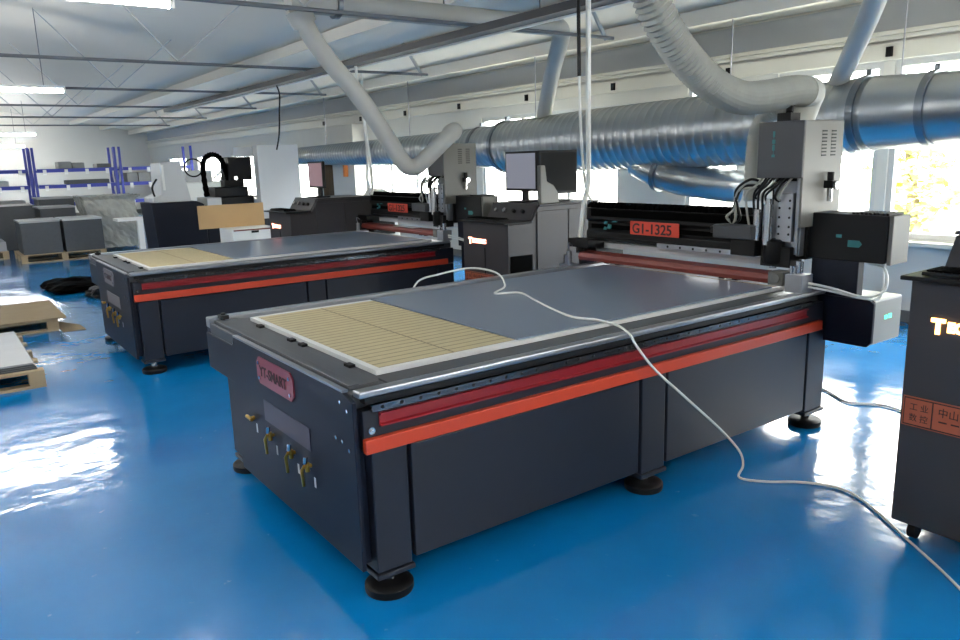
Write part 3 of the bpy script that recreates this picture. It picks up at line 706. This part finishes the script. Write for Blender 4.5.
# ------------------------------------------------------------------ cables
def cable(name, pts, r, m, lab, k=6, category='cable'):
    o = MB().ring(cat(pts, k), r, 8).build(name, m); return tag(o, lab, category)
cable('white_cable', [(1.05, 1.52, .70), (1.10, 1.50, .80), (1.20, 1.42, .84), (1.36, 1.32, .87), (1.45, 1.18, .845), (1.40, 1.04, .79), (1.22, .90, .787), (1.33, .82, .787), (1.25, .60, .787), (1.18, .42, .787), (1.10, .16, .787), (1.13, .02, .787), (1.125, -.11, .783), (1.09, -.215, .765), (1.105, -.235, .72), (1.2, -.26, .60), (1.36, -.30, .45), (1.58, -.32, .26), (1.72, -.33, .12), (1.74, -.34, .045), (1.68, -.365, .008), (1.74, -.47, .007), (1.85, -.57, .007), (1.92, -.70, .007), (1.885, -.84, .007), (1.70, -1.10, .007), (1.47, -1.40, .007), (1.1, -1.8, .007)], .0055, M['whitecable'], 'thin white cable draped across the near bed, down its side and over the blue floor')
cable('hanging_air_hose', [(2.60, 1.6, 3.20), (2.60, 1.6, 2.5), (2.60, 1.6, 1.9), (2.60, 1.6, 1.34), (2.585, 1.62, 1.2), (2.56, 1.64, .935)], .018, M['whitecable'], 'white air hose hanging from the roof to the far end of the near gantry', category='hose')
cable('hanging_power_cable', [(2.53, 1.62, 3.20), (2.54, 1.63, 2.3), (2.55, 1.63, 1.8), (2.585, 1.63, 1.4), (2.64, 1.65, 1.25), (2.67, 1.64, 1.19)], .010, M['whitecable'], 'thin white lead hanging beside the air hose over the near gantry')
cable('black_conduit', [(2.50, 1.60, 3.22), (2.51, 1.60, 2.4), (2.515, 1.60, 2.04)], .013, M['black'], 'short black conduit hanging left of the white air hose')
cable('hanging_air_hose', [(2.74, 5.3, 2.518), (2.77, 5.3, 2.2), (2.84, 5.3, 1.6), (2.86, 5.3, 1.25), (2.84, 5.3, 1.15)], .016, M['whitecable'], 'white air hose hanging to the far end of the second gantry', category='hose')
cable('black_drop_cable', [(2.72, 7.5, 2.518), (2.75, 7.5, 2.4), (2.73, 7.5, 2.2), (2.70, 7.5, 1.9), (2.65, 7.5, 1.70)], .011, M['black'], 'black drop cable dangling from the cable tray above the white cabinet panel')
cable('white_floor_cable', [(3.35, .35, .008), (3.2, .06, .008), (3.1, -.12, .008), (3.2, -.30, .008), (3.05, -.62, .008), (2.78, -.8, .008)], .007, M['whitecable'], 'white cable lying on the floor behind the near router rear foot')
cable('orange_hook_cable', [(4.6, 8.7, 2.88), (4.6, 8.7, 2.2), (4.62, 8.7, 1.5), (4.6, 8.72, 1.3), (4.63, 8.7, 1.12)], .02, M['whitecable'], 'white plug lead hanging in front of the far bright window')

# ------------------------------------------------------------------ pallets at the left
def pallet(x0, x1, y0, y1, z1, label, group='wooden pallets'):
    t = thing('pallet', ((x0 + x1) / 2, (y0 + y1) / 2, 0), label, 'pallet', group)
    for k in range(5):
        a = y0 + (y1 - y0 - .1) * k / 4; MB().box(x0, x1, a, a + .1, z1 - .018, z1).build('deck_board', M['wood'], t)
    xs = [x1 - .1, (x0 + x1) / 2 - .05, x0]
    for y in (y0, (y0 + y1) / 2 - .05, y1 - .1): MB().box(x0, x1, y, y + .1, 0, .018).build('bottom_board', M['wood'], t)
    for x in xs:
        for y in (y0, (y0 + y1) / 2 - .05, y1 - .1): MB().box(x, x + .1, y, y + .1, .0185, z1 - .0185).build('block', M['wood'], t)
pallet(-2.0, -.70, 3.72, 5.2, .125, 'wooden pallet at the left edge, the nearer one, under silver sheets')
for k in range(4):
    d = .006 * k
    o = MB().box(-1.95 + d, -.735 - d, 3.78 + d, 5.17, .126 + k * .012, .136 + k * .012).build('metal_sheet', M['palegoods'] if k == 3 else M['darkgoods'])
    tag(o, ('bright silver sheet on top of the nearer pallet at the left edge' if k == 3 else ['bottom', 'second', 'third'][k] + ' dark sheet up in the pile on the nearer left pallet'), 'sheet', 'sheets on the near pallet')
pallet(-1.6, -.33, 5.86, 7.1, .115, 'wooden pallet under plywood behind the silver sheets at the left edge')
o = MB().box(-1.6, -.26, 5.84, 7.06, .116, .132).build('plywood_board', M['ply']); tag(o, 'tan plywood board lying on the second pallet at the left', 'board')
o = MB().prism([(-.32, 5.74), (-.32, 6.45), (-.13, 6.0), (-.12, 5.70)], .001, .004, 'z').build('paper_flap', M['ply'])
tag(o, 'torn paper flap sticking out from the corner of the plywood pallet', 'paper')
# black bags by the second router
def lump(name, m, cx, cy, sx, sy, h, seed, label, category):
    bm = bmesh.new(); bmesh.ops.create_icosphere(bm, subdivisions=3, radius=1); rr = random.Random(seed)
    ph = [rr.uniform(0, 6) for _ in range(6)]
    for v in bm.verts:
        x, y, z = v.co; k = 1 + .16 * math.sin(4 * x + ph[0]) * math.cos(5 * y + ph[1]) + .10 * math.sin(9 * y + ph[2]) + rr.uniform(-.05, .05)
        zz = max(-.55, z * k); v.co = Vector((cx + x * sx * k, cy + y * sy * k, (zz + .55) / 1.55 * h + .001))
    me = bpy.data.meshes.new(name); bm.to_mesh(me); bm.free(); me.materials.append(m)
    o = bpy.data.objects.new(name, me); COL.objects.link(o); return tag(o, label, category)
lump('black_bag', M['blackmatt'], .20, 8.65, .34, .45, .15, 4, 'low black bag lying on the blue floor left of the second router', 'bag')
lump('tool_bundle', M['black'], .36, 7.75, .13, .22, .13, 9, 'small dark bundle on the floor against the second router end', 'bundle')

# ------------------------------------------------------------------ far goods
pallet(-.02, 1.3, 12.42, 13.5, .14, 'pallet under the two square dark stacks in the back left', 'wooden pallets')
for k, (x0, x1) in enumerate(((.04, .63), (.68, 1.29))):
    t = thing('panel_stack', ((x0 + x1) / 2, 12.9, .141), ['left square stack of dark panels on the back-left pallet', 'right square stack of dark panels on the back-left pallet'][k], 'stack', 'dark panel stacks')
    MB().box(x0, x1, 12.46, 13.3, .141, .67).build('stacked_panels', M['darkgoods'], t, bevel=.004)
    MB().box(x0 - .01, x1 + .01, 12.45, 13.32, .671, .70).build('cover_sheet', M['palegoods'] if k == 0 else M['lightgrey'], t)
for k, (x0, x1, y, z) in enumerate(((.55, 1.12, 14.2, .82), (.70, 1.35, 15.6, .95))):
    o = MB().box(x0, x1, y, y + .8, .0, z).box(x0 - .03, x1 + .03, y - .02, y + .82, z, z + .03, 1).build('panel_stack', [M['darkgoods'], M['palegoods']])
    tag(o, ['dark panel stack just behind the right square stack', 'tallest dark panel stack, behind two others at the back left'][k], 'stack', 'dark panel stacks')
o = MB().box(-2.4, .60, 15.2, 16.4, 0, .86).build('board_stack', M['darkgoods'], bevel=.01); tag(o, 'long low dark pile of boards at the left edge in front of the blue racks', 'stack')
pallet(-1.9, -.1, 13.5, 14.6, .14, 'pallet at the far left edge under a thin pile of pale sheets')
o = MB().box(-1.85, -.12, 13.55, 14.5, .141, .30).build('sheet_pile', M['palegoods']); tag(o, 'thin pile of pale sheets on the far left pallet', 'stack')
# film-wrapped bundle
def wrapped():
    bm = bmesh.new(); bmesh.ops.create_cube(bm, size=1)
    bmesh.ops.subdivide_edges(bm, edges=bm.edges[:], cuts=14, use_grid_fill=True)
    rr = random.Random(5)
    for v in bm.verts:
        x, y, z = v.co
        k = 1 + .12 * math.sin(9 * z + 4 * x) * .5 + rr.uniform(-.03, .03)
        if z > .45: k *= 1.1
        v.co = Vector((1.70 + x * .92 * k, 14.1 + y * .9 * k, .53 + z * .98 + rr.uniform(-.015, .015)))
    me = bpy.data.meshes.new('wrapped_bundle'); bm.to_mesh(me); bm.free(); me.materials.append(M['wrap'])
    o = bpy.data.objects.new('wrapped_bundle', me); COL.objects.link(o); return o
tag(wrapped(), 'pallet load wrapped in crinkled clear film beside the dark stacks', 'bundle')
t = thing('white_trestle', (1.75, 11.6, 0), 'white metal trestle table in front of the film-wrapped load', 'trestle')
MB().box(1.35, 2.05, 11.4, 11.8, .66, .70).build('top', M['white'], t)
for x in (1.66, 2.0):
    MB().box(x, x + .09, 11.45, 11.54, 0, .659).build('leg', M['white'], t)
MB().box(1.4, 2.05, 11.46, 11.52, .09, .15).build('stretcher', M['white'], t)

# racks
def rack(x0, x1, lab):
    y0, y1 = 20.0, 20.8
    t = thing('storage_rack', ((x0 + x1) / 2, 20.4, 0), lab, 'rack', 'blue storage racks')
    for x in (x0, x1 - .06):
        for y in (y0, y1 - .06): MB().box(x, x + .06, y, y + .06, 0, 2.1).build('upright', M['bluerack'], t)
        MB().ring([(x + .04, y0 + .08, .3), (x + .04, y1 - .08, 1.0)], .012, 6).ring([(x + .04, y1 - .08, 1.0), (x + .04, y0 + .08, 1.8)], .012, 6).build('brace', M['bluerack'], t)
    for z in (.62, 1.08, 1.48):
        mb = MB().box(x0 + .081, x1 - .081, y0 + .01, y0 + .05, z, z + .09).box(x0 + .081, x1 - .081, y1 - .05, y1 - .01, z, z + .09); mb.build('shelf_beam', M['bluerack'], t)
        MB().box(x0 + .081, x1 - .081, y0 + .052, y1 - .052, z + .05, z + .088).build('shelf', M['lightgrey'], t)
        n = 4 if z > 1 else 2
        for k in range(n):
            x = x0 + .25 + (x1 - x0 - .5) * k / max(1, n - 1); MB().box(x - .04, x + .04, y0 - .004, y0 + .008, z - .06, z + .07).build('white_card', M['white'], t)
rack(-.85, 1.12, 'blue storage rack at the left edge of the photo')
rack(1.16, 3.12, 'blue storage rack in the middle, with white cards along its shelves')
rack(3.18, 5.1, 'blue storage rack on the right, above the film-wrapped load')
goods = [(-.6, .3, 1.48, .05, 'rackgrey', 'thin grey goods on the top shelf of the left rack'), (-.5, .6, 1.08, .13, 'palegoods', 'pale boxes on the middle shelf of the left rack'), (-.6, .9, .62, .10, 'rackgrey', 'row of grey goods on the lowest shelf of the left rack'),
         (1.75, 2.05, 1.48, .17, 'rackgrey', 'leftmost grey carton on the top shelf of the middle rack'), (2.07, 2.35, 1.48, .14, 'rackgrey', 'second grey carton on the top shelf of the middle rack'), (2.65, 2.98, 1.48, .1, 'darkgoods', 'dark carton on the top shelf of the middle rack at its right end'),
         (1.9, 2.9, 1.08, .1, 'darkgoods', 'dark flat goods on the middle shelf of the middle rack'), (1.3, 2.0, .62, .1, 'rackgrey', 'grey flat goods on the lowest shelf of the middle rack'),
         (3.35, 3.62, 1.08, .24, 'rackgrey', 'left grey carton of three on the right rack'), (3.64, 3.92, 1.08, .24, 'rackgrey', 'middle grey carton of three on the right rack'), (3.94, 4.2, 1.08, .24, 'rackgrey', 'right grey carton of three on the right rack')]
for x0, x1, z, h, m, lab in goods:
    o = MB().box(x0, x1, 20.08, 20.68, z + .0885, z + .0885 + h).box(x0 + .02, x1 - .02, 20.1, 20.66, z + .0885 + h, z + .095 + h).build('stored_carton', M[m], bevel=.006); tag(o, lab, 'carton', 'goods on the racks')

# ------------------------------------------------------------------ machines and boxes in the middle distance
t = thing('engraving_station', (1.75, 9.2, 0), 'pale grey engraving head on a dark slanted base, left of the cardboard', 'machine')
MB().prism([(1.42, .0), (1.36, 1.03), (1.98, 1.03), (2.08, .98), (2.1, 0)], 9.0, 9.7, 'y').build('base', M['darker'], t, bevel=.01)
MB().prism([(1.40, 1.031), (1.40, 1.10), (1.52, 1.14), (1.54, 1.58), (1.82, 1.60), (1.92, 1.04), (1.9, 1.031)], 9.05, 9.6, 'y').build('hood', M['lightgrey'], t, bevel=.012)
MB().box(1.55, 1.58, 9.04, 9.052, 1.2, 1.55).build('hood_strip', M['white'], t)
MB().ring(cat([(1.42, 9.03, 1.12), (1.40, 9.03, 1.25), (1.47, 9.03, 1.36)]), .014, 6).build('lead', M['black'], t)
o = MB().box(1.75, 2.66, 8.2, 8.215, .681, .995).box(1.755, 2.655, 8.2155, 8.225, .681, .99).build('cardboard_sheet', M['card']); tag(o, 'tan cardboard sheet standing upright on the white cabinet behind the second router', 'cardboard')
t = thing('white_cabinet', (2.36, 8.0, 0), 'white box cabinet with a front slot, below the tan cardboard', 'cabinet')
MB().box(2.04, 2.66, 7.75, 8.28, 0, .68).build('body', M['white'], t, bevel=.01)
MB().box(2.28, 2.56, 7.742, 7.749, .45, .47).box(2.28, 2.56, 7.742, 7.749, .38, .40).build('slot', M['black'], t)
MB().box(2.30, 2.40, 7.742, 7.749, .62, .65).build('latch', M['black'], t)
MB().box(2.06, 2.64, 7.745, 7.76, .655, .672).build('lid_line', M['redbrown'], t)
o = bpy.data.objects['cardboard_sheet']
t = thing('drilling_machine', (2.6, 9.4, 0), 'black drilling machine with looping cable chain next to the big pale panel', 'machine')
MB().box(2.12, 3.6, 9.1, 10.0, 0, .72).build('base', M['darker'], t, bevel=.01)
MB().box(2.36, 2.86, 9.1, 9.7, .721, 1.06).build('column', M['black'], t, bevel=.01)
MB().box(2.30, 2.80, 9.15, 9.6, 1.061, 1.20).box(2.55, 2.9, 9.2, 9.6, 1.30, 1.64).box(2.5, 2.8, 9.3, 9.5, 1.2, 1.3).build('head', M['black'], t, bevel=.01)
MB().box(2.15, 2.36, 9.08, 9.6, .721, 1.06).build('side_box', M['lightgrey'], t, bevel=.01)
ch = cat([(2.22, 9.3, 1.07), (2.20, 9.3, 1.45), (2.24, 9.3, 1.62), (2.35, 9.3, 1.68), (2.47, 9.3, 1.62), (2.54, 9.3, 1.42), (2.56, 9.3, 1.30)], 8)
MB().ring(ch, [.035 + .010 * (i % 2) for i in range(len(ch))], 8).build('cable_chain', M['blackmatt'], t)
MB().ring([(2.12 + .13 * math.cos(a * .3), 9.5, 1.5 + .13 * math.sin(a * .3)) for a in range(22)], .012, 6).build('cable_loop', M['black'], t)
MB().cyl((2.62, 9.12, 1.33), (2.62, 9.20, 1.33), .03, n=12).build('lamp', M['steel'], t)
t = thing('panel_cabinet', (3.2, 9.0, 0), 'tall pale grey cabinet with a large blank panel, in front of the left windows', 'cabinet')
MB().box(2.88, 3.52, 8.86, 9.05, .721, 1.80).build('panel', M['lightgrey'], t, bevel=.006)
MB().box(2.6, 3.5, 9.06, 9.09, 1.64, 1.78).build('header', M['lightgrey'], t)
MB().box(2.86, 3.54, 8.84, 9.07, 0, .72).build('plinth', M['darker'], t, bevel=.006)
# pale machine bodies and clutter behind the engraving station
t = thing('white_enclosure', (2.2, 11.6, 0), 'white machine enclosure behind the engraving station and cardboard', 'machine')
MB().box(2.45, 3.25, 11.4, 12.3, 0, 1.25).build('body', M['white'], t, bevel=.02)
MB().box(2.55, 3.0, 11.5, 12.2, 1.251, 1.45).build('cover', M['lightgrey'], t, bevel=.02)
MB().ring(cat([(3.0, 11.45, 1.3), (3.2, 11.42, 1.45), (3.1, 11.42, 1.2), (3.26, 11.4, 1.0)]), .02, 8).build('air_line', M['whitecable'], t)
# slatted white pillar, curtain, orange hook
t = thing('white_pillar', (5.3, 11.0, 0), 'white pillar panel beside the far left window', 'pillar')
MB().box(5.35, 5.59, 10.62, 11.55, 0, 2.2).build('panel', M['wall'], t)
MB().ring([(5.3, 10.9, 1.25), (5.3, 10.9, 1.62)], .05, 8).build('orange_sleeve', M['orangehandle'], t)
def curtain():
    mb = MB(); n = 40; vs = []
    for z in (.25, 1.86):
        for i in range(n): a = i / (n - 1); vs.append((5.48 + .035 * math.sin(a * 30), 11.62 + a * .62, z))
    for z in (.25, 1.86):
        for i in range(n): a = i / (n - 1); vs.append((5.495 + .035 * math.sin(a * 30), 11.62 + a * .62, z))
    fs = []
    for i in range(n - 1): fs += [(i, i + 1, n + i + 1, n + i), (2 * n + i, 3 * n + i, 3 * n + i + 1, 2 * n + i + 1)]
    fs += [tuple([0, n, 3 * n, 2 * n]), (n - 1, 3 * n - 1, 4 * n - 1, 2 * n - 1)]
    mb.add(vs, fs, 0, True); return mb.build('dark_curtain', M['bark'])
tag(curtain(), 'brown curtain hanging between the far left window and the white pillar', 'curtain')
mb = MB(); mb.prism([(3.16, .0), (3.18, 1.12), (3.24, 1.2), (3.36, 1.14), (3.46, .6), (3.5, 0)], 5.75, 6.15, 'y')
tag(mb.build('white_sack', M['curtain'], bevel=.03), 'white draped cover standing right of the back control cabinet', 'cover')

# ------------------------------------------------------------------ outside
struct(MB().box(XW + .13, 60, -40, 60, -.6, -.5).build('ground', M['ground']))
def tree(x, y, h, r, lab, seed):
    rr = random.Random(seed)
    t = thing('tree', (x, y, -.5), lab, 'tree', 'trees outside the windows')
    MB().ring([(x, y, -.5), (x + .05, y, h * .3), (x - .05, y + .1, h * .7)], [.12, .09, .05], 10).build('trunk', M['bark'], t)
    mb = MB()
    for k in range(800):
        while True:
            p = Vector((rr.uniform(-1, 1), rr.uniform(-1, 1), rr.uniform(-1, 1)))
            if p.length < 1: break
        p = Vector((x + p.x * r, y + p.y * r, h * .55 + p.z * h * .5)); s = rr.uniform(.06, .13)
        a = Vector((rr.uniform(-1, 1), rr.uniform(-1, 1), rr.uniform(-.5, .5))).normalized(); b = a.orthogonal().normalized()
        c = a.cross(b) * .02
        mb.add([p - a * s, p + b * s * .5, p + a * s, p - b * s * .5], [(0, 1, 2, 3)])
    mb.build('foliage', M['leaf'], t)
tree(11.0, 3.25, 2.3, .75, 'small yellow-green tree outside the right window', 1)
tree(14.5, 1.6, 3.0, 1.0, 'paler yellow-green tree further out, right of the small one', 2)

# ------------------------------------------------------------------ light, world, camera
w = bpy.data.worlds.new('sky'); scene.world = w; w.use_nodes = True
bg = w.node_tree.nodes['Background']; bg.inputs['Color'].default_value = (1.0, .985, .95, 1); bg.inputs['Strength'].default_value = 14.0
sun = bpy.data.lights.new('sun', 'SUN'); sun.energy = 12; sun.angle = .02; sun.color = (1, .98, .94)
so = bpy.data.objects.new('sun', sun); COL.objects.link(so); so.location = (-5, 0, 12)
so.rotation_euler = Vector((.62, .25, -.75)).to_track_quat('-Z', 'Y').to_euler()

CP = Vector((-1.2369, -2.3693, 1.5084)); yaw, pitch, roll, fpx = math.radians(54.2518), math.radians(11.9796), math.radians(-1.7017), 760.05
cy, sy, cp_, sp_ = math.cos(yaw), math.sin(yaw), math.cos(pitch), math.sin(pitch)
f = Vector((cy * cp_, sy * cp_, -sp_)); r = Vector((sy, -cy, 0)); u = r.cross(f)
r2 = r * math.cos(roll) + u * math.sin(roll); u2 = -r * math.sin(roll) + u * math.cos(roll)
cam = bpy.data.cameras.new('camera'); co = bpy.data.objects.new('camera', cam); COL.objects.link(co)
co.matrix_world = Matrix(((r2.x, u2.x, -f.x, CP.x), (r2.y, u2.y, -f.y, CP.y), (r2.z, u2.z, -f.z, CP.z), (0, 0, 0, 1)))
cam.sensor_width = 36; cam.lens = fpx / 960 * 36; cam.clip_start = .05; cam.clip_end = 300
scene.camera = co
vs = scene.view_settings; vs.view_transform = 'Standard'; vs.look = 'None'; vs.gamma = 1; vs.use_curve_mapping = False; vs.exposure = 0.62
scene.cycles.use_denoising = True
scene.cycles.max_bounces = 8; scene.cycles.diffuse_bounces = 5; scene.cycles.transparent_max_bounces = 12
scene.cycles.sample_clamp_indirect = 8
